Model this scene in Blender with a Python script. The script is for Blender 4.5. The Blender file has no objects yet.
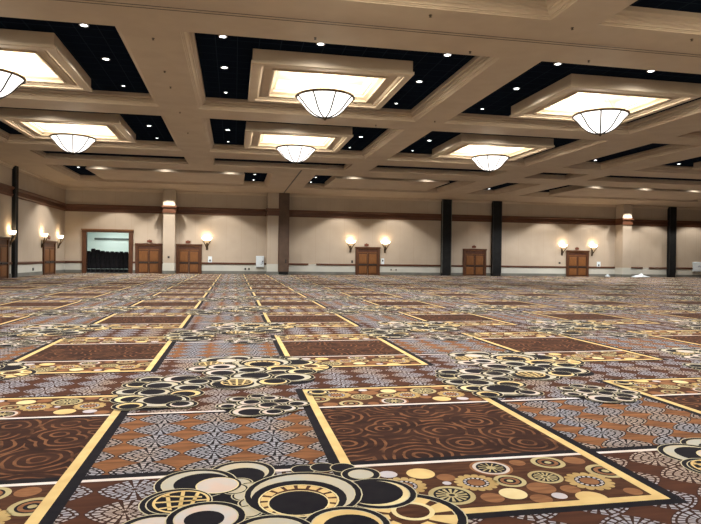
import bpy, math, random
from mathutils import Matrix, Vector
random.seed(7)
S = bpy.context.scene
COL = S.collection
PI = math.pi

# ------------------------------------------------------------------ render look
S.view_settings.view_transform = 'Standard'
S.view_settings.look = 'None'
S.view_settings.gamma = 1.0
S.view_settings.use_curve_mapping = False
S.view_settings.exposure = 0.32
S.cycles.use_denoising = True
S.cycles.diffuse_bounces = 5
S.cycles.glossy_bounces = 2
S.cycles.max_bounces = 8
S.cycles.caustics_reflective = False
S.cycles.caustics_refractive = False
S.cycles.sample_clamp_indirect = 4.0
w = bpy.data.worlds.new('world'); S.world = w; w.use_nodes = True
w.node_tree.nodes['Background'].inputs[0].default_value = (0, 0, 0, 1)

# ------------------------------------------------------------------ camera (fitted to the photograph)
FPX, YAW, PIT, ROL = 597.163, 0.1927, -0.0059, 0.0126
cy, sy, cp, sp = math.cos(YAW), math.sin(YAW), math.cos(PIT), math.sin(PIT)
F = Vector((sy*cp, cy*cp, sp)); R0 = Vector((cy, -sy, 0)); U0 = R0.cross(F)
Rv = R0*math.cos(ROL) + U0*math.sin(ROL); Uv = -R0*math.sin(ROL) + U0*math.cos(ROL)
cam = bpy.data.objects.new('camera', bpy.data.cameras.new('camera')); COL.objects.link(cam)
M = Matrix((Rv, Uv, -F)).transposed().to_4x4(); M.translation = Vector((0, 0, 1.5))
cam.matrix_world = M
cam.data.sensor_width = 36; cam.data.lens = FPX/701*36; cam.data.clip_end = 300
S.camera = cam

# ------------------------------------------------------------------ materials
def nd(nt, t, **kw):
    n = nt.nodes.new(t)
    for k, v in kw.items(): setattr(n, k, v)
    return n
class NT:
    """small helper to write node maths as expressions"""
    def __init__(s, name, rough=.8, spec=.3):
        s.m = bpy.data.materials.new(name); s.m.use_nodes = True; s.t = s.m.node_tree
        s.b = s.t.nodes['Principled BSDF']; s.b.inputs['Roughness'].default_value = rough
        s.b.inputs['Specular IOR Level'].default_value = spec
        s.tc = nd(s.t, 'ShaderNodeTexCoord').outputs['Object']
    def pile(s):
        s.b.inputs['Sheen Weight'].default_value = .03; s.b.inputs['Sheen Roughness'].default_value = .45; s.b.inputs['Sheen Tint'].default_value = (.9, .8, .75, 1)
    def plug(s, sock, v):
        if hasattr(v, 'is_output') or isinstance(v, bpy.types.NodeSocket): s.t.links.new(v, sock)
        else: sock.default_value = v
    def f(s, op, a, b=0.0, c=0.0):
        n = nd(s.t, 'ShaderNodeMath', operation=op)
        s.plug(n.inputs[0], a); s.plug(n.inputs[1], b); s.plug(n.inputs[2], c); return n.outputs[0]
    def xyz(s):
        n = nd(s.t, 'ShaderNodeSeparateXYZ'); s.t.links.new(s.tc, n.inputs[0]); return n.outputs
    def vec(s, x, y, z=0.0):
        n = nd(s.t, 'ShaderNodeCombineXYZ'); s.plug(n.inputs[0], x); s.plug(n.inputs[1], y); s.plug(n.inputs[2], z); return n.outputs[0]
    def noise(s, scale, vec=None, detail=2.0, stretch=None):
        v = vec or s.tc
        if stretch:
            mp = nd(s.t, 'ShaderNodeMapping'); s.t.links.new(v, mp.inputs[0]); mp.inputs['Scale'].default_value = stretch; v = mp.outputs[0]
        n = nd(s.t, 'ShaderNodeTexNoise'); s.t.links.new(v, n.inputs['Vector'])
        n.inputs['Scale'].default_value = scale; n.inputs['Detail'].default_value = detail; return n.outputs[0]
    def mix(s, fac, a, b):
        n = nd(s.t, 'ShaderNodeMix', data_type='RGBA')
        s.plug(n.inputs[0], fac)
        for sock, v in ((n.inputs[6], a), (n.inputs[7], b)):
            if isinstance(v, tuple): sock.default_value = (*v, 1) if len(v) == 3 else v
            else: s.t.links.new(v, sock)
        return n.outputs[2]
    def ramp(s, x, lo, hi):
        n = nd(s.t, 'ShaderNodeMapRange'); n.inputs[1].default_value = lo; n.inputs[2].default_value = hi
        s.plug(n.inputs[0], x); return n.outputs[0]
    def out(s, c):
        if isinstance(c, tuple): s.b.inputs['Base Color'].default_value = (*c, 1)
        else: s.t.links.new(c, s.b.inputs['Base Color'])
        return s.m
MATS = {}
def var(name, c, c2=None, scale=3.0, rough=.8, spec=.3, stretch=None, metal=0.0):
    """plain colour with slow procedural variation"""
    t = NT(name, rough, spec)
    if name.startswith('yarn'): t.pile()
    t.b.inputs['Metallic'].default_value = metal
    c2 = c2 or tuple(v*.8 for v in c)
    MATS[name] = t.out(t.mix(t.ramp(t.noise(scale, stretch=stretch), .35, .65), c, c2)); return MATS[name]
def glow(name, c, strength, c2=None):
    t = NT(name, .4)
    t.b.inputs['Base Color'].default_value = (.8, .8, .8, 1)
    col = t.mix(t.ramp(t.noise(2.5), .35, .65), c, c2 or c)
    t.t.links.new(col, t.b.inputs['Emission Color']); t.b.inputs['Emission Strength'].default_value = strength
    MATS[name] = t.m; return t.m

# carpet yarns
var('yarn_gold_soft', (.42, .31, .14), (.33, .23, .095), 5, .95, .05)
var('yarn_straw_soft', (.42, .37, .21), (.35, .29, .15), 5, .95, .05)
var('yarn_pale', (.50, .48, .36), (.44, .40, .27), 5, .95, .05)
var('yarn_navy', (.006, .006, .011), (.010, .010, .014), 8, .95, .05)
var('yarn_gold', (.64, .495, .235), (.55, .40, .18), 5, .95, .05)
var('yarn_straw', (.68, .61, .36), (.60, .50, .28), 5, .95, .05)
var('yarn_cream', (.39, .40, .38), (.46, .41, .30), 4, .95, .05)
var('yarn_blush', (.54, .43, .38), (.46, .46, .46), 6, .95, .05)
var('yarn_white', (.66, .64, .66), (.62, .55, .50), 2, .95, .05)
var('yarn_lilac', (.42, .42, .50), (.50, .46, .48), 5, .95, .05)
var('yarn_tan', (.24, .118, .058), (.17, .08, .04), 6, .95, .05, (1, 5, 1))
var('yarn_brown', (.042, .018, .012), (.078, .034, .019), 5, .95, .05, (1, 5, 1))
XA, XB, XC = -1.054, 0.780, 2.7375
PX, PY = XC - XA, 4.80
YB, W2, W1, YT = 3.32, 4.215, 5.936, 6.77
FANX, FANY = PX/8, PY/14
def fan_material(name, g1, g2, gap):
    t = NT(name, .95, .05); t.pile(); x, y, z = t.xyz()
    u = t.f('SUBTRACT', t.f('FRACT', t.f('ADD', t.f('DIVIDE', t.f('ADD', x, .61), FANX), 100.5)), .5)
    v = t.f('SUBTRACT', t.f('FRACT', t.f('ADD', t.f('DIVIDE', t.f('SUBTRACT', y, 4.36), FANY), 100.5)), .5)
    a = t.f('MULTIPLY', u, FANX/.236); b = t.f('MULTIPLY', v, FANY/.188)
    r = t.f('POWER', t.f('ADD', t.f('POWER', t.f('ABSOLUTE', a), 1.4), t.f('POWER', t.f('ABSOLUTE', b), 1.4)), 1/1.4)
    th = t.f('ARCTAN2', t.f('MULTIPLY', b, 1.15), a)
    ray = t.f('ABSOLUTE', t.f('SUBTRACT', t.f('FRACT', t.f('MULTIPLY', t.f('ADD', th, 7), 20/(2*PI))), .5))
    ring = t.f('ABSOLUTE', t.f('SUBTRACT', t.f('FRACT', t.f('MULTIPLY', r, 3.7)), .5))
    dash = t.f('MULTIPLY', t.f('LESS_THAN', ray, .30), t.f('LESS_THAN', ring, .37))
    # lozenge outline, tips to the sides, joined up and down
    dash = t.f('MULTIPLY', dash, t.f('LESS_THAN', r, .93))
    dash = t.f('MULTIPLY', dash, t.f('GREATER_THAN', r, .10))
    body = t.f('LESS_THAN', r, .97)
    ground = t.mix(t.ramp(t.noise(2.2, stretch=(1, 6, 1)), .32, .68), g1, g2)
    yarn = t.mix(t.ramp(t.noise(1.1), .45, .62), (.31, .32, .38), (.38, .31, .27))
    c = t.mix(body, ground, gap)
    MATS[name] = t.out(t.mix(dash, c, yarn))
fan_material('fans_on_brown', (.045, .019, .013), (.070, .028, .017), (.035, .016, .012))
fan_material('fans_on_orange', (.24, .108, .047), (.105, .047, .024), (.010, .009, .012))
def swirl_material():
    t = NT('swirls', .95, .05); t.pile(); x, y, z = t.xyz()
    wob = t.noise(6.0)
    v = nd(t.t, 'ShaderNodeTexVoronoi'); t.t.links.new(t.tc, v.inputs['Vector']); v.inputs['Scale'].default_value = 2.3
    v.voronoi_dimensions = '2D'
    rings = t.f('SINE', t.f('ADD', t.f('MULTIPLY', v.outputs['Distance'], 34), t.f('MULTIPLY', wob, 5)))
    line = t.f('MULTIPLY', t.f('GREATER_THAN', rings, .58), t.ramp(t.noise(5.0), .36, .56))
    g = t.mix(t.ramp(t.noise(1.6, stretch=(1, 4, 1)), .35, .65), (.020, .009, .008), (.040, .018, .013))
    MATS['swirls'] = t.out(t.mix(line, g, (.155, .072, .036)))
swirl_material()

# building
def ceiling_paint():
    var('ceiling_paint', (.52, .435, .33), (.48, .395, .30), 1.2, .75, .25)
ceiling_paint()
var('tray_cream', (.80, .74, .60), (.76, .68, .52), 1.5, .7, .25)
def dark_tiles():
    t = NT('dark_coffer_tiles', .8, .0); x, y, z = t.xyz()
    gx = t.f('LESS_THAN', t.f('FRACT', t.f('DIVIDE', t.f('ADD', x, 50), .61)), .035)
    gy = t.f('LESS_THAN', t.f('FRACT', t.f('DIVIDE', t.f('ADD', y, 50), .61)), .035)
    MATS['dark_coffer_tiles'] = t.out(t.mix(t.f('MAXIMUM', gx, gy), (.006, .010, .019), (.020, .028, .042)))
dark_tiles()
def wall_mat():
    t = NT('wallpaper', .85, .2); x, y, z = t.xyz()
    h = t.f('ADD', x, y)
    seam = t.f('LESS_THAN', t.f('FRACT', t.f('DIVIDE', t.f('ADD', h, 50), 1.32)), .018)
    c = t.mix(t.ramp(t.noise(.8), .3, .7), (.42, .362, .295), (.385, .33, .265))
    weave = t.noise(60, detail=0)
    c = t.mix(t.f('MULTIPLY', weave, .15), c, (.36, .28, .21))
    MATS['wallpaper'] = t.out(t.mix(t.f('MULTIPLY', seam, .45), c, (.30, .23, .17)))
wall_mat()
var('wainscot_paint', (.50, .51, .47), (.45, .47, .44), .9, .7, .3)
var('skirting_paint', (.16, .165, .15), (.12, .125, .115), 1.5, .7, .3)
var('dark_wood', (.085, .032, .016), (.055, .02, .011), 4, .45, .4, (1, 1, 8))
var('belt_wood', (.11, .042, .02), (.075, .03, .015), 3, .5, .4, (.3, .3, 6))
var('door_wood', (.185, .078, .024), (.13, .052, .016), 4, .45, .4, (6, 6, .6))
var('door_wood_dark', (.085, .033, .014), (.058, .022, .010), 4, .45, .4, (6, 6, .6))
var('black_metal', (.010, .011, .013), (.02, .02, .022), 3, .5, .4)
var('brown_panel', (.095, .062, .045), (.075, .05, .036), 2, .7, .3)
var('black_panel', (.009, .010, .011), (.014, .015, .016), 2, .6, .12)
var('bronze', (.10, .065, .035), (.06, .04, .022), 6, .4, .5, None, .6)
var('brass', (.42, .29, .15), (.32, .21, .10), 5, .4, .5, None, .6)
var('storage_paint', (.78, .84, .80), (.74, .81, .78), 1, .8, .2)
var('storage_rail', (.10, .11, .10), (.14, .15, .14), 2, .6, .3)
var('black_fabric', (.008, .008, .010), (.013, .013, .016), 5, .9, .1)
var('white_plastic', (.66, .75, .82), (.60, .70, .78), 2, .5, .4)
var('blue_ink', (.05, .10, .22), (.07, .13, .28), 3, .6, .3)
var('sign_red', (.16, .05, .03), (.12, .04, .025), 3, .5, .3)
var('white_trim', (.80, .80, .78), (.75, .75, .73), 3, .5, .4)
var('track_dark', (.10, .085, .075), (.08, .068, .06), 5, .5, .3)
var('track_metal', (.20, .17, .15), (.16, .14, .12), 5, .5, .4)
glow('bowl_glass', (1, .94, .88), 1.9, (1, .96, .92))
glow('downlight_lens', (.92, .97, 1.0), 9.0)
glow('sconce_glass', (1, .80, .52), 5.0, (1, .80, .52))
glow('storage_tube', (.9, 1, .95), 6.0)

# ------------------------------------------------------------------ mesh builder
class MB:
    def __init__(s): s.v = []; s.f = []; s.k = []; s.mats = []
    def mi(s, m):
        if m not in s.mats: s.mats.append(m)
        return s.mats.index(m)
    def poly(s, pts, m):
        i = len(s.v); s.v += [tuple(p) for p in pts]; s.f.append(list(range(i, i+len(pts)))); s.k.append(s.mi(m))
    def grid(s, rows, m, closed=False, cap0=False, cap1=False):
        """rows: list of loops with the same number of points"""
        n = len(rows[0]); i = len(s.v); k = s.mi(m)
        for r in rows: s.v += [tuple(p) for p in r]
        for a in range(len(rows)-1):
            for b in range(n if closed else n-1):
                c = (b+1) % n
                s.f.append([i+a*n+b, i+a*n+c, i+(a+1)*n+c, i+(a+1)*n+b]); s.k.append(k)
        if cap0: s.f.append([i+j for j in range(n)][::-1]); s.k.append(k)
        if cap1: s.f.append([i+(len(rows)-1)*n+j for j in range(n)]); s.k.append(k)
    def box(s, x0, x1, y0, y1, z0, z1, m, bev=0.0):
        if bev <= 0:
            lo = [(x0,y0,z0),(x1,y0,z0),(x1,y1,z0),(x0,y1,z0)]; hi = [(x,y,z1) for x,y,_ in lo]
            s.grid([lo, hi], m, True, True, True)
        else:
            b = bev; L = lambda d, z: [(x0+d,y0,z),(x1-d,y0,z),(x1,y0+d,z),(x1,y1-d,z),(x1-d,y1,z),(x0+d,y1,z),(x0,y1-d,z),(x0,y0+d,z)]
            def I(z): return [(min(max(x,x0+b),x1-b), min(max(y,y0+b),y1-b), z) for x,y,_ in L(b, z)]
            s.grid([I(z0), L(b, z0+b), L(b, z1-b), I(z1)], m, True, True, True)
    def lathe(s, prof, m, c=(0,0,0), n=24, sx=1.0, sy=1.0, a0=0.0, a1=2*PI):
        full = abs(a1-a0-2*PI) < 1e-6
        k = n if full else n+1
        rows = [[(c[0]+sx*r*math.cos(a0+(a1-a0)*i/n), c[1]+sy*r*math.sin(a0+(a1-a0)*i/n), c[2]+z) for i in range(k)] for r, z in prof]
        s.grid(rows, m, full)
    def tube(s, pts, r, m, n=8, caps=True):
        pts = [Vector(p) for p in pts]; rows = []
        for i, p in enumerate(pts):
            d = (pts[min(i+1, len(pts)-1)] - pts[max(i-1, 0)]).normalized()
            a = Vector((0,0,1)) if abs(d.z) < .9 else Vector((1,0,0))
            e = d.cross(a).normalized(); g = d.cross(e)
            rr = r[i] if isinstance(r, (list, tuple)) else r
            rows.append([p + (e*math.cos(2*PI*j/n) + g*math.sin(2*PI*j/n))*rr for j in range(n)])
        s.grid(rows, m, True, caps, caps)
    def torus(s, R, r, m, c=(0,0,0), n=32, k=8):
        rows = []
        for i in range(n+1):
            a = 2*PI*i/n
            rows.append([(c[0]+(R+r*math.cos(2*PI*j/k))*math.cos(a), c[1]+(R+r*math.cos(2*PI*j/k))*math.sin(a), c[2]+r*math.sin(2*PI*j/k)) for j in range(k)])
        s.grid(rows, m, True)
    def mesh(s, name, smooth=False):
        me = bpy.data.meshes.new(name); me.from_pydata(s.v, [], s.f)
        for m in s.mats: me.materials.append(MATS[m])
        me.polygons.foreach_set('material_index', s.k)
        if smooth: me.polygons.foreach_set('use_smooth', [True]*len(s.f))
        me.update(); return me
    def obj(s, name, parent=None, smooth=False, loc=(0,0,0)):
        o = bpy.data.objects.new(name, s.mesh(name, smooth)); COL.objects.link(o); o.location = loc
        if parent: o.parent = parent
        return o
def tag(o, label, cat, group=None):
    o['label'] = label; o['category'] = cat
    if group: o['group'] = group
    return o
def thing(name, label, cat, loc, rz=0.0, group=None):
    o = bpy.data.objects.new(name, None); COL.objects.link(o); o.location = loc; o.rotation_euler = (0, 0, rz)
    o.empty_display_size = .1
    return tag(o, label, cat, group)
def struct(mb, name, parent=None):
    o = mb.obj(name, parent)
    if not parent: o['kind'] = 'structure'
    return o
def dup(root, loc, rz, label, group=None):
    r = root.copy(); COL.objects.link(r); r.location = loc; r.rotation_euler = (0, 0, rz); r['label'] = label
    if group: r['group'] = group
    for ch in list(root.children):
        c = ch.copy(); COL.objects.link(c); c.parent = r
        for g in ch.children:
            d = g.copy(); COL.objects.link(d); d.parent = c
    return r
def lamp(name, kind, loc, power, color, size=.1, angle=None, blend=.5):
    l = bpy.data.lights.new(name, kind); l.energy = power; l.color = color
    if kind == 'SPOT': l.spot_size = math.radians(angle); l.spot_blend = blend
    l.shadow_soft_size = size
    o = bpy.data.objects.new(name, l); COL.objects.link(o); o.location = loc
    return o

# ------------------------------------------------------------------ room measures (metres)
XL, XR, YN, YW, HC = -13.93, 50.0, -12.0, 53.67, 7.17

# ------------------------------------------------------------------ floor: patterned carpet, 3.79 x 4.80 m repeat
fl = MB()
E0 = 0.00005
def disc(out, x, y, r, m, lay, ry=None): out.append(('d', x, y, r, ry or r, m, lay))
def strip(out, x0, x1, y0, y1, m, lay): out.append(('q', x0, x1, y0, y1, m, lay))
def pgon(out, pts, m, lay): out.append(('p', pts, m, lay))
tile = []
strip(tile, XA, XB, W2, W1, 'fans_on_orange', 1)
strip(tile, XB, XC, YB, YT, 'yarn_brown', 1)
strip(tile, XB, XC, W2, W1, 'swirls', 2)
def wheel(x, y, r, lay, outer='yarn_straw_soft', mid='yarn_navy', n=14):
    disc(tile, x, y, r, outer, lay); disc(tile, x, y, r*.78, mid, lay+1)
    for i in range(n):
        a = 2*PI*i/n; c, s = math.cos(a), math.sin(a); wv = r*.055
        pgon(tile, [(x+c*r*.22-s*wv*.5, y+s*r*.22+c*wv*.5), (x+c*r*.22+s*wv*.5, y+s*r*.22-c*wv*.5), (x+c*r*.68+s*wv*1.4, y+s*r*.68-c*wv*1.4), (x+c*r*.68-s*wv*1.4, y+s*r*.68+c*wv*1.4)], outer, lay+2)
    disc(tile, x, y, r*.25, outer, lay+3); disc(tile, x, y, r*.13, mid, lay+4)
def sun(x, y, r, lay):
    n = 15
    for i in range(n):
        a = 2*PI*i/n; disc(tile, x+math.cos(a)*r*.86, y+math.sin(a)*r*.86, r*.17, 'yarn_gold_soft', lay)
    disc(tile, x, y, r*.84, 'yarn_gold_soft', lay+1); disc(tile, x, y, r*.62, 'yarn_navy', lay+2)
    for i in range(n):
        a = 2*PI*(i+.5)/n; disc(tile, x+math.cos(a)*r*.52, y+math.sin(a)*r*.52, r*.07, 'yarn_lilac', lay+3)
    disc(tile, x, y, r*.40, 'yarn_tan', lay+4)
def eye(x, y, r, lay):
    disc(tile, x, y, r, 'yarn_straw_soft', lay); disc(tile, x, y, r*.72, 'yarn_navy', lay+1)
    disc(tile, x, y, r*.60, 'yarn_tan', lay+2); disc(tile, x, y, r*.38, 'yarn_navy', lay+3); disc(tile, x, y, r*.2, 'yarn_straw_soft', lay+4)
def ringb(x, y, r, lay):
    disc(tile, x, y, r, 'yarn_tan', lay); disc(tile, x, y, r*.86, 'yarn_blush', lay+1); disc(tile, x, y, r*.7, 'yarn_navy', lay+2)
    for i in range(12):
        a = 2*PI*i/12; c, s = math.cos(a), math.sin(a)
        pgon(tile, [(x, y), (x+c*r*.6-s*r*.05, y+s*r*.6+c*r*.05), (x+c*r*.6+s*r*.05, y+s*r*.6-c*r*.05)], 'yarn_straw_soft', lay+3)
    disc(tile, x, y, r*.22, 'yarn_straw_soft', lay+4)
BAND = [('disc', 1.30, 4.00, .10, 'yarn_gold'), ('disc', 1.45, 3.90, .065, 'yarn_tan'), ('disc', 1.07, 4.02, .065, 'yarn_lilac'),
        ('disc', 1.42, 3.80, .03, 'yarn_lilac'), ('sun', 1.62, 3.78, .145), ('wheel', 1.38, 3.60, .15), ('ring', 1.84, 4.03, .155),
        ('sun', 1.12, 3.80, .15), ('eye', 1.86, 3.77, .11), ('disc', 1.62, 3.52, .075, 'yarn_tan'), ('disc', 1.78, 3.56, .09, 'yarn_straw'),
        ('disc', 2.01, 3.62, .095, 'yarn_tan'), ('wheel', 2.14, 3.80, .12), ('disc', 1.92, 3.455, .07, 'yarn_tan'), ('eye', 2.31, 4.07, .125),
        ('disc', 2.06, 3.48, .05, 'yarn_lilac'), ('disc', 2.53, 4.08, .08, 'yarn_tan'), ('eye', 2.63, 3.84, .135), ('sun', 2.40, 3.68, .16),
        ('disc', 2.25, 3.42, .10, 'yarn_gold'), ('disc', 2.19, 3.57, .065, 'yarn_tan'), ('eye', .98, 3.52, .11), ('disc', 1.17, 3.47, .07, 'yarn_tan'),
        ('disc', .95, 4.08, .07, 'yarn_tan'), ('disc', 2.08, 4.10, .06, 'yarn_tan'), ('disc', 2.58, 3.47, .06, 'yarn_tan')]
def band(fx, fy):
    for e in BAND:
        x, y = fx(e[1]), fy(e[2])
        if e[0] == 'disc': disc(tile, x, y, e[3], e[4], 3)
        elif e[0] == 'sun': sun(x, y, e[3], 3)
        elif e[0] == 'wheel': wheel(x, y, e[3], 3)
        elif e[0] == 'eye': eye(x, y, e[3], 3)
        else: ringb(x, y, e[3], 3)
band(lambda x: x, lambda y: y)
band(lambda x: XB+XC-x, lambda y: 10.125-y)
# white lines with navy edge across the whole width, gold frame with black edge
for x0, x1 in ((XA, XB), (XB, XC)):
    strip(tile, x0, x1, W2-.022, W2+.022, 'yarn_white', 9); strip(tile, x0, x1, W2+.022, W2+.10, 'yarn_navy', 9)
    strip(tile, x0, x1, W1-.022, W1+.022, 'yarn_white', 9); strip(tile, x0, x1, W1-.07, W1-.022, 'yarn_navy', 9)
strip(tile, XB, XC, YB, YB+.075, 'yarn_gold', 10); strip(tile, XB-.075, XC+.075, YB-.075, YB, 'yarn_navy', 10)
strip(tile, XB, XC, YT-.06, YT, 'yarn_gold', 10); strip(tile, XB-.075, XC+.075, YT, YT+.05, 'yarn_navy', 10)
strip(tile, XB, XB+.075, YB, YT, 'yarn_gold', 11); strip(tile, XB-.08, XB, YB, YT, 'yarn_navy', 11)
strip(tile, XC-.075, XC, YB, YT, 'yarn_gold', 11); strip(tile, XC, XC+.08, YB, YT, 'yarn_navy', 11)
# flower clusters on black
LAY = [12]
def petal(x, y, R, r, dx=0.0, dy=0.0, skin='yarn_cream', core='yarn_navy', rim=.045):
    L = LAY[0]; LAY[0] += 5
    if y < 3.2 and r > 0: a_ = 7.3*x + 4.1*y; r, dx, dy = .76*R, .20*R*math.cos(a_), .20*R*math.sin(a_)
    disc(tile, x, y, R+rim+.008, 'yarn_pale', L); disc(tile, x, y, R+rim, 'yarn_navy', L+1)
    disc(tile, x, y, R+.008, 'yarn_pale', L+2); disc(tile, x, y, R, skin, L+3)
    if r > 0: disc(tile, x+dx, y+dy, r*1.08, core, L+4)
def lattice(x, y, r):
    L = LAY[0]; LAY[0] += 5
    disc(tile, x, y, r, 'yarn_gold', L); disc(tile, x, y, r*.9, 'yarn_navy', L+1)
    for q in (-.55, 0, .55):
        h = math.sqrt(max(0, .81-q*q))*r
        pgon(tile, [(x+q*r*.6-.012, y-h), (x+q*r*.6+.012, y-h), (x+q*r+.012, y+h), (x+q*r-.012, y+h)], 'yarn_gold', L+2)
        pgon(tile, [(x-h, y+q*r-.010), (x+h, y+q*r*.5-.010), (x+h, y+q*r*.5+.010), (x-h, y+q*r+.010)], 'yarn_gold', L+2)
def wedges(x, y, r0, r1, n, m, L):
    for i in range(n):
        a0, a1 = 2*PI*(i+.12)/n, 2*PI*(i+.82)/n
        pgon(tile, [(x+r0*math.cos(a0), y+r0*math.sin(a0)), (x+r1*math.cos(a0), y+r1*math.sin(a0)), (x+r1*math.cos((a0+a1)/2), y+r1*math.sin((a0+a1)/2)), (x+r1*math.cos(a1), y+r1*math.sin(a1)), (x+r0*math.cos(a1), y+r0*math.sin(a1))], m, L)
# black grounds behind the petals
for x, y, r in ((.05, 3.75, .38), (.5, 3.5, .55), (.55, 2.9, .5), (.05, 2.9, .42), (.1, 2.4, .4), (-.78, 2.5, .5), (-.8, 2.0, .48), (-.78, 1.6, .42), (.25, 1.3, .42), (.9, 3.2, .4), (.7, 2.55, .35), (-.25, 3.3, .3)):
    disc(tile, x, y, r*.86, 'yarn_navy', 11)
petal(.07, 4.22, 0.180, .135, .01, -.06)
for x, y in ((.05, 4.02), (.12, 3.93), (.09, 3.80), (.13, 3.68), (.10, 3.56), (.02, 3.92)): petal(x, y, .065, 0, rim=.02)
petal(-.23, 4.06, 0.216, .17, .04, -.01)
L = LAY[0]; LAY[0] += 5
disc(tile, -.09, 4.00, .155, 'yarn_navy', L); disc(tile, -.09, 4.00, .14, 'yarn_straw', L+1); disc(tile, -.09, 4.00, .13, 'yarn_blush', L+2)
petal(-.33, 3.76, 0.171, 0, skin='yarn_navy', rim=.04); lattice(-.30, 3.77, .17)
petal(-.42, 3.40, 0.153, .08, 0, -.02, 'yarn_blush')
petal(-.14, 3.51, 0.176, .105, -.01, -.02, 'yarn_blush')
for x, y in ((.50, 4.20), (.64, 4.22), (.78, 4.19)): petal(x, y, .085, 0, skin='yarn_navy', rim=0)
petal(.88, 4.04, 0.081, 0, rim=.05)
petal(1.02, 3.34, 0.270, 0, skin='yarn_brown', rim=.06)
L = LAY[0]; LAY[0] += 5
wedges(1.02, 3.34, .12, .28, 9, 'yarn_gold', L); disc(tile, 1.06, 3.40, .13, 'yarn_straw', L+1); disc(tile, 1.06, 3.40, .10, 'yarn_brown', L+2)
petal(.92, 3.70, 0.198, .18, -.03, .02, 'yarn_straw')
petal(.45, 3.77, 0.324, .275, -.035, -.075)
L = LAY[0]; LAY[0] += 5
disc(tile, .41, 3.67, .25, 'yarn_straw', L); disc(tile, .41, 3.67, .238, 'yarn_brown', L+1); wedges(.41, 3.67, .18, .235, 16, 'yarn_gold', L+2)
disc(tile, .405, 3.63, .19, 'yarn_straw', L+3); disc(tile, .405, 3.63, .18, 'yarn_navy', L+4)
petal(.64, 3.28, 0.198, .15, .02, -.03, 'yarn_gold')
petal(.22, 3.24, 0.189, .13, .0, -.03)
petal(-.15, 3.08, .18, .115, 0, -.02, 'yarn_blush')
petal(.61, 2.98, .18, .12, 0, -.02)
petal(.88, 3.02, .16, .10, 0, 0, 'yarn_straw')
petal(.24, 2.80, .22, .15, 0, -.02)
petal(.74, 2.66, .22, .16, .02, 0)
petal(.05, 2.40, .30, .21, 0, .03); lattice(.05, 2.44, .19)
petal(.48, 2.42, .16, .07, 0, 0, 'yarn_gold')
petal(-.22, 2.68, .15, .10)
for x, y, R, r, sk in ((-.95, 2.74, .15, .1, 'yarn_cream'), (-.62, 2.72, .19, .1, 'yarn_blush'), (-.42, 2.52, .14, .1, 'yarn_cream'), (-1.06, 2.44, .14, .1, 'yarn_straw'), (-.80, 2.38, .17, .1, 'yarn_cream'), (-.50, 2.22, .14, .1, 'yarn_cream'),
                      (-1.10, 2.08, .14, .1, 'yarn_cream'), (-.84, 2.00, .16, .1, 'yarn_cream'), (-.50, 1.90, .15, .1, 'yarn_gold'), (-1.04, 1.72, .15, .1, 'yarn_straw'), (-.72, 1.60, .24, .1, 'yarn_cream'), (-1.0, 1.42, .12, .1, 'yarn_gold'), (-.50, 1.42, .11, .1, 'yarn_blush')):
    petal(x, y, R, r, 0, -.01, sk, rim=.045)
for x, y, R in ((.28, 1.66, .09), (.05, 1.56, .08), (.18, 1.40, .10), (.52, 1.42, .10), (.40, 1.56, .08), (-.05, 1.28, .08), (.36, 1.24, .11), (.66, 1.28, .09), (.14, 1.20, .09), (.50, 1.10, .11), (.16, 1.02, .15), (.38, .98, .09)):
    petal(x, y, R, R*.62, 0, -.01, 'yarn_blush', rim=.03)
petal(.93, 1.75, .09, .04, 0, 0, 'yarn_gold', rim=.03)

fl.poly([(XL, YN, 0), (XR, YN, 0), (XR, YW, 0), (XL, YW, 0)], 'fans_on_brown')
cx_, cy_ = (lambda v: min(max(v, XL+.01), XR-.01)), (lambda v: min(max(v, YN), YW-.01))
CIRC = {n: [(math.cos(2*PI*i/n), math.sin(2*PI*i/n)) for i in range(n)] for n in (28, 16, 9)}
for i in range(-4, 13):
    for j in range(-1, 11):
        ox, oy = i*PX, j*PY
        d = math.hypot(ox+1, oy+3)
        # skip repeats that no camera near the photograph's could see (behind and far to the side)
        if oy+7 < 1 or abs(ox-.1*oy) > .9*(oy+8)+5: continue
        for e in tile:
            if e[0] == 'q':
                x0, x1, y0, y1 = cx_(e[1]+ox), cx_(e[2]+ox), cy_(e[3]+oy), cy_(e[4]+oy)
                if x1-x0 < .005 or y1-y0 < .005: continue
                z = e[6]*E0; fl.poly([(x0,y0,z),(x1,y0,z),(x1,y1,z),(x0,y1,z)], e[5])
            elif e[0] == 'd':
                x, y = e[1]+ox, e[2]+oy
                if not (XL < x < XR and YN < y < YW): continue
                n = 28 if d < 9 else 16 if d < 22 else 9
                if d > 26 and e[3] < .06: continue
                z = e[6]*E0; fl.poly([(cx_(x+e[3]*c), cy_(y+e[4]*s), z) for c, s in CIRC[n]], e[5])
            else:
                if d > 22: continue
                z = e[3]*E0; fl.poly([(cx_(x+ox), cy_(y+oy), z) for x, y in e[1]], e[2])
struct(fl, 'floor')

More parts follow.
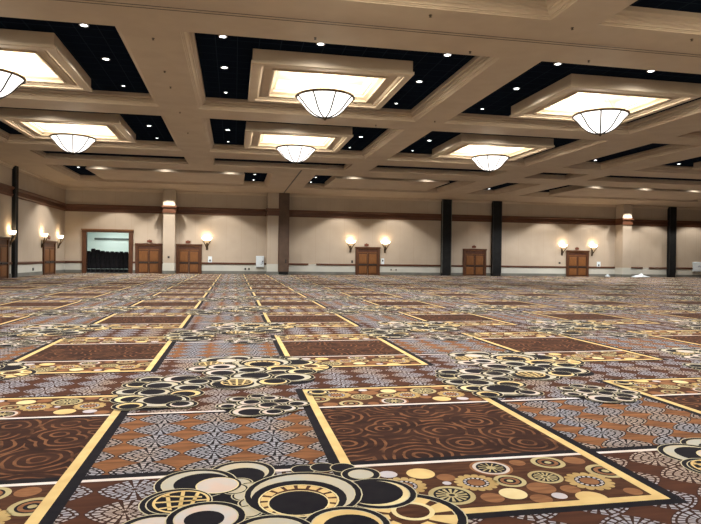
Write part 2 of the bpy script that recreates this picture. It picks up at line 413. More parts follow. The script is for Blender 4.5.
# ------------------------------------------------------------------ ceiling: beams, coffers, trays
ROWS = {0: (4.90, 12.95), 1: (15.65, 23.68), 2: (25.20, 33.23)}
COLS = {'left': (-11.46, -2.82), 'centre': (-1.40, 7.26), 'right': (8.50, 17.15)}
HALL, ANN = (19.5, 22.2), (24.35, 33.0)
DARK = .40
TRAYX = {'left': -7.32, 'centre': 2.89, 'right': 13.07}
open_ = []        # x0, x1, y0, y1, kind
for r, (y0, y1) in ROWS.items():
    for cname, (x0, x1) in COLS.items(): open_.append((x0, x1, y0, y1, 'coffer', r, cname))
    open_.append((*HALL, y0, y1, 'narrow', r, 'hall')); open_.append((*ANN, y0, y1, 'plain', r, 'annex'))
    open_.append((34.4, 43.0, y0, y1, 'plain', r, 'annex2'))
Y3 = (40.6, 48.6)
for x0, x1, t0, t1, cname in ((-11.75, 2.58, -9.6, .62, 'left'), (5.34, 17.1, 7.05, 15.5, 'centre'), (19.5, 22.2, None, None, 'hall'), (24.35, 42.5, 26.6, 40.6, 'annex')):
    open_.append((x0, x1, *Y3, ('long', t0, t1), 3, cname))
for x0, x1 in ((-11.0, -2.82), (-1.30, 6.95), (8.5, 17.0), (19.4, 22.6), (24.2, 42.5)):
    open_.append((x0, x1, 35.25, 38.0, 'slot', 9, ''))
ce = MB()
bands = sorted({(o[2], o[3]) for o in open_})
yprev = YN
for y0, y1 in bands:
    ce.poly([(XL,yprev,HC),(XR,yprev,HC),(XR,y0,HC),(XL,y0,HC)], 'ceiling_paint')
    xp = XL
    for x0, x1 in sorted((o[0], o[1]) for o in open_ if o[2] == y0):
        ce.poly([(xp,y0,HC),(x0,y0,HC),(x0,y1,HC),(xp,y1,HC)], 'ceiling_paint'); xp = x1
    ce.poly([(xp,y0,HC),(XR,y0,HC),(XR,y1,HC),(xp,y1,HC)], 'ceiling_paint')
    yprev = y1
ce.poly([(XL,yprev,HC),(XR,yprev,HC),(XR,YW,HC),(XL,YW,HC)], 'ceiling_paint')
def rect(x0, x1, y0, y1, d, z): return [(x0+d,y0+d,z),(x1-d,y0+d,z),(x1-d,y1-d,z),(x0+d,y1-d,z)]
CROWN = [(0,0),(0,.025),(.04,.025),(.04,.045),(.09,.05),(.09,.075),(.13,.10),(.18,.11),(.18,.16),(.22,.18),(.22,.24),(.28,.28),(.28,DARK)]
for o in open_:
    x0, x1, y0, y1 = o[:4]
    if o[4] == 'slot':
        ce.grid([rect(x0,x1,y0,y1,d,HC+z) for d, z in ((0,0),(0,.10),(.08,.10),(.08,.30))], 'ceiling_paint', True)
    else:
        ce.grid([rect(x0,x1,y0,y1,d,HC+z) for d, z in CROWN], 'ceiling_paint', True)
# roof slab above everything, so that no light leaks
ce.box(XL-.3, XR+.3, YN-.3, YW+.3, HC+1.2, HC+1.4, 'ceiling_paint')
ceiling = struct(ce, 'ceiling')
def tray(x0, x1, y0, y1, lit):
    t = MB(); zt = HC+DARK; HB = HC-.04 if lit else HC
    rows = [rect(x0,x1,y0,y1,0,zt), rect(x0,x1,y0,y1,0,HB+.10), rect(x0,x1,y0,y1,-.04,HB+.10), rect(x0,x1,y0,y1,-.04,HB+.02), rect(x0,x1,y0,y1,0,HB)]
    if lit:
        for d, z in ((.20,0),(.20,.05),(.27,.05),(.33,.08),(.33,.12),(.40,.12),(.40,.09),(.62,.09),(.62,.05),(.68,.05),(.68,.13),(.80,.19)): rows.append(rect(x0,x1,y0,y1,d,HB+z))
        t.grid(rows, 'ceiling_paint', True)
        inner = [rect(x0,x1,y0,y1,d,HB+z) for d, z in ((.80,.19),(.80,.27),(.88,.27),(.88,.62))]
        t.grid(inner, 'tray_cream', True); t.poly(rect(x0,x1,y0,y1,.88,HB+.62), 'tray_cream')
    else:
        t.grid(rows, 'ceiling_paint', True); t.poly(rect(x0,x1,y0,y1,0,HB), 'ceiling_paint')
    t.obj('coffer_tray', ceiling)
for o in open_:
    x0, x1, y0, y1, kind, r, cname = o
    p = MB()
    if kind == 'slot':
        p.box(x0+.08, x1-.08, y0+.08, y1-.08, HC+.30, HC+.34, 'dark_coffer_tiles'); p.obj('slot_shade_panel', ceiling); continue  # dark panel put in for the shade inside the slot
    d = .28
    if kind == 'coffer':
        mx, my = TRAYX[cname], (y0+y1)/2
        a, b, c, e = mx-2.42, mx+2.42, my-2.03, my+2.27
        # dark panel as a ring around the tray (the tray's lit recess rises through it)
        for q in ((x0+d, a, y0+d, y1-d), (b, x1-d, y0+d, y1-d), (a, b, y0+d, c), (a, b, e, y1-d)): p.box(*q, HC+DARK, HC+DARK+.04, 'dark_coffer_tiles')
        tray(a, b, c, e, True)
    else:
        p.box(x0+d, x1-d, y0+d, y1-d, HC+DARK, HC+DARK+.04, 'dark_coffer_tiles')
        if isinstance(kind, tuple):
            if kind[1] is not None: tray(kind[1], kind[2], y0+1.35, y1-1.35, False)
        elif kind == 'plain': tray(x0+2.95, x1-2.0, y0+1.6, y1-1.6, False)
    p.obj('coffer_panel', ceiling)
# folding-partition tracks set into the ceiling
tr = MB()
for dy in (-.07, .07): tr.box(XL, XR, 14.27+dy-.012, 14.27+dy+.012, HC-.008, HC+.01, 'track_dark')
tr.box(XL, XR, 14.27-.05, 14.27+.05, HC-.004, HC+.01, 'ceiling_paint')
struct(tr, 'trim_1')
tr = MB(); tr.box(4.17, 4.27, 38.6, 52.5, HC-.012, HC+.01, 'black_metal'); struct(tr, 'trim_2')

# ------------------------------------------------------------------ walls
def wall_rects(rects, fn, name, th=.2):
    m = MB()
    for a0, a1, z0, z1, mt in rects: fn(m, a0, a1, z0, z1, mt)
    return struct(m, name)
WZ = .93
OP = (-12.2, -8.82, 3.50)      # storage opening
backs = []
for a0, a1 in ((XL, OP[0]), (OP[1], XR)): backs += [(a0, a1, 0, WZ, 'wainscot_paint'), (a0, a1, WZ, OP[2], 'wallpaper')]
backs.append((XL, XR, OP[2], HC+1.2, 'wallpaper'))
wall_rects(backs, lambda m, a0, a1, z0, z1, mt: m.box(a0, a1, YW, YW+.2, z0, z1, mt), 'wall_back')
lefts = [(YN, YW, 0, WZ, 'wainscot_paint'), (YN, YW, WZ, HC+1.2, 'wallpaper')]
wall_rects(lefts, lambda m, a0, a1, z0, z1, mt: m.box(XL-.2, XL, a0, a1, z0, z1, mt), 'wall_left')
wall_rects(lefts, lambda m, a0, a1, z0, z1, mt: m.box(XR, XR+.2, a0, a1, z0, z1, mt), 'wall_right')
wall_rects([(XL, XR, 0, WZ, 'wainscot_paint'), (XL, XR, WZ, HC+1.2, 'wallpaper')], lambda m, a0, a1, z0, z1, mt: m.box(a0, a1, YN-.2, YN, z0, z1, mt), 'wall_front')
# pilasters of the back wall (x0, x1, depth)
PIL = [(-5.90, -4.95, 1.15), (2.83, 3.79, 1.15), (37.45, 38.42, 1.2)]
for x0, x1, dp in PIL:
    m = MB(); m.box(x0, x1, YW-dp, YW, 0, WZ, 'wainscot_paint'); m.box(x0, x1, YW-dp, YW, WZ, HC, 'wallpaper'); struct(m, 'wall_back_pilaster')
def spans(lo, hi, cuts):
    out = []; p = lo
    for a, b in sorted(cuts):
        if a > p: out.append((p, a))
        p = max(p, b)
    if p < hi: out.append((p, hi))
    return out
DOORS = [(-8.29, -6.08), (-5.03+.1, -2.76), (10.92, 13.23), (21.35, 23.70), (32.08, 34.53)]
COLW = [(3.83, 4.70), (19.12, 20.02), (24.20, 25.06), (43.36, 44.08)]
def profile_run(m, axis, a0, a1, prof, mt):
    """prof: (offset from wall, z); extruded along the wall"""
    if axis == 'back': rows = [[(a, YW-o, z) for o, z in prof] for a in (a0, a1)]
    else: rows = [[(XL+o, a, z) for o, z in prof] for a in (a0, a1)]
    m.grid(rows, mt, False)
    for r, rev in ((rows[0], False), (rows[1], True)): m.poly(r[::-1] if rev else r, mt)
BELT = [(0,5.16),(.05,5.16),(.05,5.24),(.10,5.28),(.10,5.34),(.04,5.36),(.04,5.60),(.10,5.63),(.16,5.70),(.16,5.78),(0,5.78)]
RAIL = [(0,.84),(.05,.84),(.06,.90),(.06,.97),(.03,1.01),(0,1.01)]
SKIRT = [(0,0),(.035,0),(.035,.24),(.02,.27),(0,.27)]
CORN = [(0,HC-.22),(.05,HC-.22),(.05,HC-.14),(.14,HC-.06),(.14,HC-.001),(0,HC-.001)]
pilcut = [(a, b) for a, b, _ in PIL]
m = MB()
for a, b in spans(XL, XR, pilcut+COLW): profile_run(m, 'back', a, b, BELT, 'belt_wood')
for x0, x1, dp in PIL:
    for z0, z1, o in ((5.16, 5.34, .07), (5.34, 5.62, .04), (5.62, 5.78, .13)): m.box(x0-o, x1+o, YW-dp-o, YW, z0, z1, 'belt_wood')
struct(m, 'trim_3')
m = MB(); profile_run(m, 'left', YN, YW, BELT, 'belt_wood'); struct(m, 'trim_4')
m = MB()
for a, b in spans(XL, XR, pilcut+COLW+DOORS+[(-12.54, -8.48), (6.6, 7.3), (40.6, 41.3)]): profile_run(m, 'back', a, b, RAIL, 'dark_wood')
struct(m, 'trim_5')
m = MB()
for a, b in spans(YN, YW, [(38.0, 40.85), (41.5, 42.0), (47.77, 50.78)]): profile_run(m, 'left', a, b, RAIL, 'dark_wood')
struct(m, 'trim_6')
m = MB()
for a, b in spans(XL, XR, pilcut+COLW+DOORS+[(-12.54, -8.48)]): profile_run(m, 'back', a, b, SKIRT, 'skirting_paint')
for x0, x1, dp in PIL: m.box(x0-.03, x1+.03, YW-dp-.03, YW, 0, .27, 'skirting_paint')
struct(m, 'baseboard_back')
m = MB()
for a, b in spans(YN, YW, [(38.0, 40.85), (41.5, 42.0), (47.77, 50.78)]): profile_run(m, 'left', a, b, SKIRT, 'skirting_paint')
struct(m, 'baseboard_left')
m = MB(); profile_run(m, 'back', XL, XR, CORN, 'ceiling_paint'); struct(m, 'trim_7')
m = MB(); profile_run(m, 'left', YN, YW, CORN, 'ceiling_paint'); struct(m, 'trim_8')

# partition end columns
def column(name, label, x0, x1, y0, y1, mt, edge):
    t = thing(name, label, 'column', ((x0+x1)/2, (y0+y1)/2, 0), group='partition columns along the walls')
    a, b = (x1-x0)/2, (y1-y0)/2
    m = MB(); m.box(-a, a, -b, b, .27, HC-.02, mt); m.obj('shaft', t)
    m = MB(); m.box(-a*.96, a*.96, -b*.96, b*.96, 0, .27, 'black_panel'); m.obj('base', t)
    m = MB()
    for sx in (-1, 1): m.box(sx*a-.025, sx*a+.025, -b-.02, -b+.03, .27, HC-.02, edge)
    m.obj('edge_seal', t)
    return t
bc = column('partition_column', 'brown partition column beside the tan pilaster, black at its foot', 3.83, 4.70, YW-1.2, YW, 'brown_panel', 'dark_wood')
column('partition_column', 'black column on the back wall just left of the shadowed door', 19.12, 20.02, YW-.4, YW, 'black_panel', 'skirting_paint')
column('partition_column', 'black column on the back wall just right of the shadowed door', 24.20, 25.06, YW-.4, YW, 'black_panel', 'black_metal')
column('partition_column', 'rightmost black column, beyond the white heap on the floor', 43.36, 44.08, YW-.4, YW, 'black_panel', 'black_metal')
column('partition_column', 'black column on the left wall between two wall lamps', XL, XL+.22, 41.5, 42.0, 'black_panel', 'black_metal')

# ------------------------------------------------------------------ doors
def double_door(name, wdt, loc, rz):
    """local: x along the wall, -y into the room"""
    h = 2.58; a = wdt/2; f = .24
    fr = MB()
    fr.box(-a, -a+f, -.12, 0, 0, h, 'door_wood_dark', .015); fr.box(a-f, a, -.12, 0, 0, h, 'door_wood_dark', .015)
    fr.box(-a-.03, a+.03, -.16, 0, h-.14, h, 'door_wood_dark', .02); fr.box(-a+f, a-f, -.10, 0, h-.20, h-.14, 'door_wood')
    d = fr.obj(name, None, loc=loc); d.rotation_euler = (0, 0, rz); d['kind'] = 'structure'
    t = MB(); t.box(-a+f, a-f, -.04, 0, h-.52, h-.20, 'dark_wood'); t.box(-a+f, a-f, -.07, 0, h-.56, h-.50, 'door_wood'); t.obj('transom', d)
    for s in (-1, 1):
        x0, x1 = (s*.012, s*(a-f)) if s > 0 else (-(a-f), -.012)
        l = MB(); l.box(x0, x1, -.05, 0, .01, h-.56, 'door_wood_dark')
        leaf = l.obj('door_leaf', d)
        mw = (x1-x0)
        for z0, z1 in ((.14, .84), (1.04, h-.66)):
            p = MB(); p.box(x0+.10*mw, x1-.10*mw, -.075, -.05, z0, z1, 'door_wood', .012); p.box(x0+.2*mw, x1-.2*mw, -.088, -.075, z0+.09, z1-.09, 'door_wood', .006); p.obj('door_panel', leaf)
        b = MB(); b.box(x0+.06, x1-.06, -.14, -.10, .90, .98, 'black_metal', .01)
        for q in (x0+.08, x1-.12): b.box(q, q+.04, -.10, -.05, .90, .98, 'black_metal')
        b.obj('push_bar', leaf)
    return d
for i, (x0, x1) in enumerate(DOORS): double_door('door_%d' % (i+1), x1-x0, ((x0+x1)/2, YW, 0), 0)
double_door('door_6', 3.01, (XL, 49.28, 0), PI/2)
double_door('door_7', 2.85, (XL, 39.42, 0), PI/2)
# open storage doorway: trim, room behind, shelf rail, chair stacks
m = MB()
m.box(-12.54, -12.2, YW-.14, YW+.25, 0, 3.66, 'door_wood_dark', .02); m.box(-8.82, -8.48, YW-.14, YW+.25, 0, 3.66, 'door_wood_dark', .02)
m.box(-12.58, -8.44, YW-.18, YW+.25, 3.46, 3.68, 'door_wood_dark', .02); m.box(-12.62, -8.40, YW-.22, YW-.14, 3.62, 3.72, 'door_wood')
d8 = struct(m, 'door_8')
sx0, sx1, sy1, sz = -13.6, -7.4, 58.2, 4.0
for nm_, b_, mt_ in (('wall_storage_back', (sx0-.1, sx1+.1, sy1, sy1+.1, 0, sz), 'storage_paint'), ('wall_storage_left', (sx0-.1, sx0, YW+.2, sy1, 0, sz), 'storage_paint'), ('wall_storage_right', (sx1, sx1+.1, YW+.2, sy1, 0, sz), 'storage_paint'),
                     ('ceiling_storage', (sx0-.1, sx1+.1, YW+.2, sy1+.1, sz, sz+.1), 'storage_paint'), ('floor_storage', (sx0, sx1, YW, sy1, -.1, 0), 'black_panel')):
    m = MB(); m.box(*b_, mt_); struct(m, nm_)
m = MB(); m.box(-12.55, sx1, sy1-.10, sy1, 2.92, 3.10, 'storage_rail', .01)
tag(m.obj('wall_rail', None), 'dark rail across the pale wall inside the open storage room', 'rail')
lamp('storage_lamp', 'AREA', (-10.6, 56.0, 3.95), 110, (.88, 1.0, .95)).data.size = 2.0
def chair_stack(i, x, h):
    words = ['leftmost', 'second from left', 'third from left', 'fourth from left', 'middle', 'fourth from right', 'third from right', 'second from right', 'rightmost']
    t = thing('chair_stack', 'tall black stack of chairs in the open storage doorway, %s of the row' % words[i], 'chair stack', (x, 55.2, 0), group='black chair stacks in the storage room')
    hw = .185
    for k in range(3):          # outer shells of the nested backrests
        m = MB(); zb = .35; y = -.16+.1*k; top = h-.05*k
        rows = []
        for z, wd in ((zb, hw*.9), (zb+.1, hw), (top-.14, hw), (top-.04, hw*.9), (top, hw*.66)):
            rows.append([(-wd, y+.02, z), (-wd*.7, y-.03, z), (0, y-.045, z), (wd*.7, y-.03, z), (wd, y+.02, z), (wd, y+.06, z), (-wd, y+.06, z)])
        m.grid(rows, 'black_fabric', True, True, True); m.obj('backrest', t)
    m = MB()
    for k in range(9): m.box(-hw, hw, -.14, .26, (.04 if k == 0 else .22+.12*k), .31+.12*k, 'black_fabric', .02)
    m.obj('seat_pile', t)
    for sx in (-1, 1):
        for y in (-.14, .24):
            m = MB(); m.tube([(sx*hw*.9, y, 0), (sx*hw*.8, y, .45)], .016, 'black_metal', 6); m.obj('leg', t)
for i in range(9): chair_stack(i, -12.36+.385*i, (1.86, 2.08, 1.99, 1.90, 1.86, 1.86, 1.84, 1.86, 1.84)[i])

# ------------------------------------------------------------------ pendant bowls
def chandelier(label, loc):
    t = thing('bowl_pendant', label, 'chandelier', loc, group='glass bowl pendants under the ceiling trays')   # origin at the rim height
    prof = [(.93,0),(.915,-.04),(.86,-.10),(.78,-.18),(.70,-.28),(.61,-.39),(.50,-.49),(.37,-.575),(.22,-.635),(.07,-.665)]
    m = MB(); m.lathe(prof, 'bowl_glass', n=40); m.obj('bowl_shade', t, True)
    m = MB(); m.torus(.945, .045, 'bronze', n=48); m.obj('rim_ring', t, True)
    for k in range(8):
        a = 2*PI*(k+.28)/8
        m = MB(); m.tube([((r+.008)*math.cos(a), (r+.008)*math.sin(a), z-.006) for r, z in prof], .026, 'black_metal', 6); m.obj('rib', t, True)
    m = MB(); m.lathe([(.0,-.64),(.085,-.655),(.09,-.68),(.05,-.70),(.055,-.73),(.02,-.76),(0,-.765)], 'bronze', n=16); m.obj('finial', t, True)
    for k in range(3):
        a = 2*PI*(k+.1)/3
        m = MB(); m.tube([(.93*math.cos(a), .93*math.sin(a), 0), (.12*math.cos(a), .12*math.sin(a), .93)], .006, 'brass', 6); m.obj('rod', t)
    m = MB(); m.lathe([(0,.90),(.14,.90),(.17,.94),(.17,.955),(0,.955)], 'bronze', n=20); m.obj('canopy', t)
    return t
RIM = 6.83
cword = {'left': 'leftmost', 'centre': 'middle', 'right': 'rightmost'}
pend = None
for r in (1, 2):
    for cname, (x0, x1) in COLS.items():
        mx, my = {'left': -7.26, 'centre': 2.91, 'right': 13.05}[cname], sum(ROWS[r])/2
        lab = 'glowing white ribbed glass bowl pendant, %s of the three %s' % (cword[cname], 'larger, nearer ones' if r == 1 else 'smaller ones farther back')
        if pend is None: pend = chandelier(lab, (mx, my, RIM))
        else: dup(pend, (mx, my, RIM), 0, lab)
WARM, COOL = (1, .83, .62), (1, .965, .92)
for r in (0, 1, 2):
    for cname, (x0, x1) in COLS.items():
        mx, my = (x0+x1)/2, sum(ROWS[r])/2
        lamp('bowl_lamp', 'POINT', (mx, my, 7.02), 420, (1, .88, .70), .25)
        if r == 0: lamp('bowl_lamp', 'POINT', (mx, my, 6.1), 260, WARM, .8)  # unseen front row: added lamp stands in for the bowl's glow

# ------------------------------------------------------------------ recessed downlights
dl0 = None
def downlight(x, y, z, label, power, group, angle=140, blend=.6, color=COOL, size=1.0):
    global dl0
    if label:
        if dl0 is None:
            t = thing('recessed_downlight', label, 'ceiling light', (x, y, z), group=group)
            m = MB(); m.lathe([(.085,0),(.12,0),(.125,-.012),(.115,-.022),(.09,-.022),(.085,-.012)], 'white_trim', n=20); m.obj('trim_ring', t, True)
            m = MB(); m.lathe([(0,-.016),(.06,-.018),(.088,-.012)], 'downlight_lens', n=20); m.obj('lens', t)
            dl0 = t
        else: dup(dl0, (x, y, z), 0, label, group).scale = (size, size, 1)
    lamp('downlight_or_fill_beam', 'SPOT', (x, y, z-.05), power, color, .07, angle, blend)
ZD = HC+DARK
rword = {1: 'front', 2: 'second-row'}
PW = 300
for r in (0, 1, 2):
    y0, y1 = ROWS[r]
    for cname, (x0, x1) in COLS.items():
        xs = ({'right': 9.70}.get(cname, x0+1.03), x1-1.13)
        nm = {'left': x0+4.6, 'centre': 2.34, 'right': 12.9}[cname]
        if r == 2: nm = (x0+x1)/2 - .5
        for x, sd in ((xs[0], 'left'), (xs[1], 'right')):
            for y, fb in ((y0+1.19, 'near'), (y0+3.93, 'middle'), (y0+6.88, 'far')):
                shown = r > 0  # unseen front row gets beams only, added to light the foreground
                lab = 'round downlight in the %s %s dark coffer, %s on its %s side' % (rword.get(r), cname, {'near': 'nearest', 'middle': 'midway', 'far': 'farthest'}[fb], sd) if shown else None
                downlight(x, y, ZD, lab, PW*(1.4 if r == 2 else 1.0), 'downlights in the dark coffers', *((160, .8) if fb == 'middle' else (140, .6)), size=.6 if fb == 'far' else 1.0)
        lab = 'round downlight in the %s %s dark coffer, before the near face of the tray' % (rword.get(r), cname) if r > 0 else None
        downlight(nm, y0+1.15, ZD, lab, PW*.4, 'downlights in the dark coffers', 168, .8)
# hall, annex and rear coffers
downlight(21.14, 32.29, ZD, 'small downlight in the narrow dark slot right of the rightmost pendants', PW*.6, 'downlights in the dark coffers')
downlight(26.74, 32.17, ZD, 'small downlight in the dark coffer at the right edge of the photo', PW*.8, 'downlights in the dark coffers')
for x in (26.0, 31.5, 36, 41, 46):  # fill spots without fixtures, added to light the right-hand side
    for y in (8, 17, 21, 27, 31.5): lamp('downlight_or_fill_beam', 'SPOT', (x, y, HC-.02 if x > 45 else ZD-.05), PW*2.4, COOL, .07, 150, .5)
rear = [(-10.6, 44.03, 'far left rear coffer, at its left end'), (1.43, 44.25, 'left rear coffer at its right end, the nearer one'), (1.43, 47.4, 'left rear coffer at its right end, the farther one'),
        (5.95, 44.5, 'middle rear coffer at its left end, the nearer one'), (5.95, 47.4, 'middle rear coffer at its left end, the farther one'), (16.4, 44.5, 'middle rear coffer, at its right end'),
        (21.2, 47.6, 'narrow rear coffer between the two black columns')]
for x, y, s in rear: downlight(x, y, ZD, 'small downlight, '+s, PW*.6, 'downlights in the rear coffers')
for x in (-8.8, -4.6, -.3, 8.34, 13.8, 25.0, 27.5, 31.8, 36.3): 
    lamp('downlight_or_fill_beam', 'SPOT', (x, Y3[0]+.85, ZD-.05), PW*.12, COOL, .07, 164, .6)
    for y in (Y3[0]+.85, Y3[1]-.85): lamp('downlight_or_fill_beam', 'SPOT', (x, y, ZD-.05), PW*3.4, COOL, .07, 98 if y < 44 else 132, .4)  # extra spots added to brighten the rear floor and ceiling
# wall washers along the back wall and one on the left wall
for x in (-9.57, -5.42, -1.08, 9.44, 14.53, 29.77, 34.63, 38.0, 41.36, 46.2):
    lamp('wall_washer_beam', 'SPOT', (x, 51.35, HC-.02), 860, (1, .91, .80), .06, 107, .3)
lamp('wall_washer_beam', 'SPOT', (22.74, 52.3, HC-.02), 130, (1, .80, .66), .06, 70, .5)
lamp('wall_washer_beam', 'SPOT', (XL+2.2, 47.8, HC-.02), 700, (1, .91, .80), .06, 108, .3)
# unseen spots added behind the camera for general light
for x in (-9, -1, 7, 15, 23, 31, 39):
    for y in (-8, -2): lamp('downlight_or_fill_beam', 'SPOT', (x, y, HC-.02), PW, COOL, .07, 140, .8)

# ------------------------------------------------------------------ wall sconces
def sconce(label, loc, rz):
    """local: wall at y = 0, room towards -y; origin on the wall at the bracket foot"""
    t = thing('wall_sconce', label, 'wall lamp', loc, rz, 'wall sconces beside the doors')
    m = MB(); m.box(-.09, .09, -.03, 0, -.20, .42, 'bronze', .02); m.lathe([(0,-.12),(.05,-.10),(.07,-.04),(.05,.02),(0,.04)], 'bronze', (0,-.06,-.04), 12); m.obj('backplate', t)
    for s in (-1, 1):
        m = MB(); m.tube([(0,-.06,-.06), (s*.05,-.12,.10), (s*.14,-.22,.30), (s*.27,-.30,.50), (s*.33,-.32,.60)], [.05,.05,.045,.04,.055], 'bronze', 8); m.obj('arm', t, True)
    m = MB(); m.lathe([(.10,.62),(.24,.64),(.34,.69),(.41,.77),(.46,.88)], 'sconce_glass', (0,-.21,0), 24, 1.0, .45); m.obj('glass_bowl', t, True)
    m = MB()
    m.grid([[(.435*math.cos(2*PI*i/24), -.21+.197*math.sin(2*PI*i/24), z) for i in range(24)] for z in (.86, .885)], 'bronze', True); m.obj('rim', t)
    return t
sc = [('single lit bronze sconce right of the double door by the tan pilaster', (-2.34, YW, 2.28), 0),
      ('lit bronze sconce left of the double door in the middle of the back wall', (10.45, YW, 2.25), 0), ('lit bronze sconce right of the double door in the middle of the back wall', (13.70, YW, 2.25), 0),
      ('lit bronze sconce left of the rightmost door on the back wall', (31.75-.1, YW, 2.25), 0), ('lit bronze sconce right of the rightmost door on the back wall', (34.91, YW, 2.25), 0),
      ('lit bronze sconce left of the far door on the left wall', (XL, 47.5, 2.18), PI/2), ('lit bronze sconce right of the far door, next to the room corner', (XL, 51.65, 2.18), PI/2),
      ('lit bronze sconce at the left edge, between near door and black column', (XL, 41.0, 2.10), PI/2)]
s0 = None
for lab, loc, rz in sc:
    if s0 is None: s0 = sconce(lab, loc, rz)
    else: dup(s0, loc, rz, lab)
    off = (0, -.21) if rz == 0 else (.21, 0)
    lamp('sconce_lamp', 'POINT', (loc[0]+off[0], loc[1]+off[1], loc[2]+1.02), 22, (1, .66, .36), .10)

# ------------------------------------------------------------------ small wall things
def exit_sign(label, loc, rz):
    t = thing('exit_sign', label, 'exit sign', loc, rz, 'exit signs above the doors')
    m = MB(); m.box(-.20, .20, -.07, 0, 0, .20, 'sign_red', .012); m.obj('housing', t)
    m = MB(); m.box(-.06, .06, -.05, 0, .20, .25, 'bronze'); m.obj('mount', t)
for lab, x in (('small reddish sign above the door left of the tan pilaster', -7.14), ('small reddish sign above the door right of the tan pilaster', -3.94), ('small reddish sign above the middle door of the back wall', 11.95),
               ('small reddish sign above the shadowed door between black columns', 22.45), ('small reddish sign above the rightmost door', 33.26)):
    exit_sign(lab, (x, YW, 2.66), 0)
exit_sign('small dark sign above the far door on the left wall', (XL, 49.3, 2.70), PI/2)
def wall_box(label, x, z0, z1, wd, mark):
    t = thing('wall_cabinet', label, 'cabinet', (x, YW, z0), 0, 'white boxes on the back wall')
    h = z1-z0
    m = MB(); m.box(-wd/2, wd/2, -.16, -.0, 0, h, 'white_plastic', .02); m.obj('body', t)
    m = MB(); m.box(-wd/2+.03, wd/2-.03, -.18, -.16, .04, h-.04, 'white_plastic', .008); dr = m.obj('door', t)
    m = MB()
    if mark == 'latch':
        m.tube([(wd*.10,-.185,h*.28), (wd*.20,-.187,h*.26), (wd*.28,-.187,h*.34), (wd*.24,-.187,h*.50), (wd*.34,-.187,h*.56)], .022, 'blue_ink', 6); m.box(wd*.26, wd*.38, -.20, -.18, h*.48, h*.58, 'black_metal')
    else:
        m.tube([(wd*.05,-.185,h*.62), (wd*.16,-.187,h*.52), (wd*.24,-.187,h*.64), (wd*.36,-.187,h*.50)], .022, 'blue_ink', 6)
    m.obj('mark', dr)
wall_box('white wall box with a dark latch, left of the brown column', 2.27, .60, 1.62, .70, 'latch')
wall_box('white wall box with a blue mark at the right edge of the photo', 46.85, .58, 1.58, .95, 'mark')
def plate(name, label, cat, x, z, wd, h, mt, dot=None, y=YW, group=None):
    t = thing(name, label, cat, (x, y, z), 0, group)
    m = MB(); m.box(-wd/2, wd/2, -.03, 0, -h/2, h/2, mt, .008); m.obj('faceplate', t)
    if dot:
        for dx, dz, s in dot:
            m = MB(); m.box(dx-s, dx+s, -.05, -.03, dz-s*1.3, dz+s*1.3, 'black_metal', .006); m.obj('socket', t)
plate('wall_phone', 'white wall plate with a dark handset below the single sconce', 'phone', -2.06, 1.22, .34, .62, 'white_plastic', [(0, -.05, .06)])
plate('wall_phone', 'white wall plate with a dark handset right of the rightmost door', 'phone', 35.66, 1.14, .40, .68, 'white_plastic', [(0, 0, .07)])
plate('light_switch', 'bluish white plate beside the right edge of the middle door', 'switch', 13.50, 1.25, .28, .60, 'white_plastic', [(0, .08, .06)])
plate('light_switch', 'dark switch beside the left edge of the middle door', 'switch', 10.62, 1.20, .16, .26, 'black_metal')
plate('wall_thermostat', 'dark round-cornered control left of the rightmost door', 'switch', 31.40, 1.32, .20, .16, 'black_metal')  # this and the pilaster control are thermostats
plate('wall_thermostat', 'black control on the tan pilaster between the two left doors', 'switch', -5.43, 1.42, .16, .16, 'black_metal', None, YW-1.15)
plate('wall_outlet', 'double dark outlet on the wainscot left of the white latch box', 'outlet', 1.15, .46, .62, .20, 'wainscot_paint', [(-.16, 0, .07), (.16, 0, .07)])
plate('wall_outlet', 'pair of dark outlets on the wainscot right of the middle door', 'outlet', 14.55, .50, .70, .18, 'wainscot_paint', [(-.24, 0, .055), (.24, 0, .055)])
t = thing('wall_outlet', 'dark outlet low on the left wall near the far door', 'outlet', (XL, 45.7, .46), PI/2)
m = MB(); m.box(-.14, .14, -.03, 0, -.10, .10, 'black_metal', .01); m.obj('faceplate', t)
m = MB(); m.box(.14, .24, -.63, -.60, 1.04, 1.36, 'black_metal', .01); m.tube([(.19,-.63,1.10), (.19,-.67,1.12), (.19,-.67,1.28), (.19,-.63,1.30)], .014, 'black_metal', 6); m.obj('pull', bc)

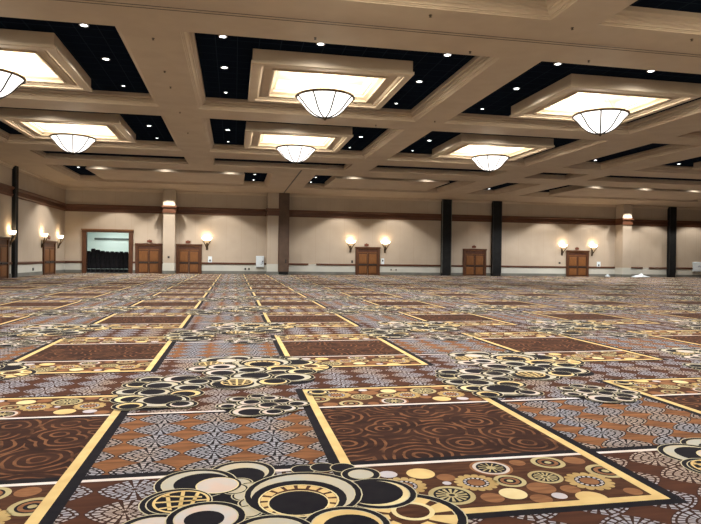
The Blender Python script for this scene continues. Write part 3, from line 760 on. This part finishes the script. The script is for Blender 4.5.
# sprinkler heads on the beams
sp0 = None
SPR = [(-2.13, 16.29, 'first and nearest on the beam left of the centre coffers'), (-2.15, 19.10, 'second on the beam left of the centre coffers'), (-2.15, 20.83, 'third on the beam left of the centre coffers'),
       (-2.15, 24.37, 'fourth on the beam left of the centre coffers'), (-2.14, 28.35, 'fifth and farthest on the beam left of the centre coffers'), (5.84, 24.69, 'on the cross beam right of the middle front pendant'),
       (8.01, 23.40, 'where the beams cross left of the right front coffer'), (4.41, 13.29, 'above the partition track at top centre'), (6.24, 15.37, 'at the near right corner of the front centre coffer'),
       (8.00, 13.25, 'above the partition track where beams cross at top right'), (9.77, 15.31, 'at the near edge of the front right coffer'), (11.33, 13.25, 'above the partition track near the right edge'), (1.99, 15.31, 'at the near edge of the front centre coffer')]
for x, y, s in SPR:
    lab = 'tiny dark ceiling sprinkler head, ' + s
    if sp0 is None:
        sp0 = thing('ceiling_sprinkler', lab, 'sprinkler', (x, y, HC), 0, 'sprinkler heads on the ceiling beams')
        m = MB(); m.lathe([(0,0),(.038,0),(.04,-.01),(.014,-.014),(.012,-.035)], 'bronze', n=12); m.obj('escutcheon', sp0)
        m = MB(); m.lathe([(.012,-.035),(.032,-.04),(.032,-.048),(0,-.05)], 'bronze', n=12); m.obj('deflector', sp0)
    else: dup(sp0, (x, y, HC), 0, lab)

# white things lying at the foot of the back wall
def heap(name, label, cat, x, y, sx, sy_, h, seed):
    rnd = random.Random(seed); m = MB(); n, k = 22, 7; rows = []
    ph = [rnd.uniform(0, 6) for _ in range(6)]
    for a in range(k):
        q = a/(k-1); row = []
        for i in range(n):
            th = 2*PI*i/n
            wob = 1+.18*math.sin(3*th+ph[0])+.12*math.sin(5*th+ph[1])+.07*math.sin(9*th+ph[2])
            rr = (1-q)*wob
            zz = h*(q**.8)*(.75+.25*math.sin(2*th+ph[3]+3*q))+.05*h*math.sin(7*th+ph[4]+9*q)*(q > 0)
            row.append((sx*rr*math.cos(th)+.15*sx*q, sy_*rr*math.sin(th), max(.012, zz+.012)))
        rows.append(row)
    m.grid(rows, 'white_plastic', True, True, True)
    return tag(m.obj(name, None, True, (x, y, 0)), label, cat)
heap('plastic_sheet', 'crumpled white sheet heaped on the carpet right of the far pilaster', 'sheet', 39.6, YW-1.0, .95, .45, .40, 3)
m = MB(); m.box(-.2, .2, -.14, .14, .01, .12, 'white_plastic', .02); m.box(-.10, .10, -.09, .09, .12, .24, 'white_plastic', .03)
tag(m.obj('white_bundle', None, False, (36.2, YW-.7, 0)), 'small white bundle on the carpet left of the far pilaster', 'bundle')
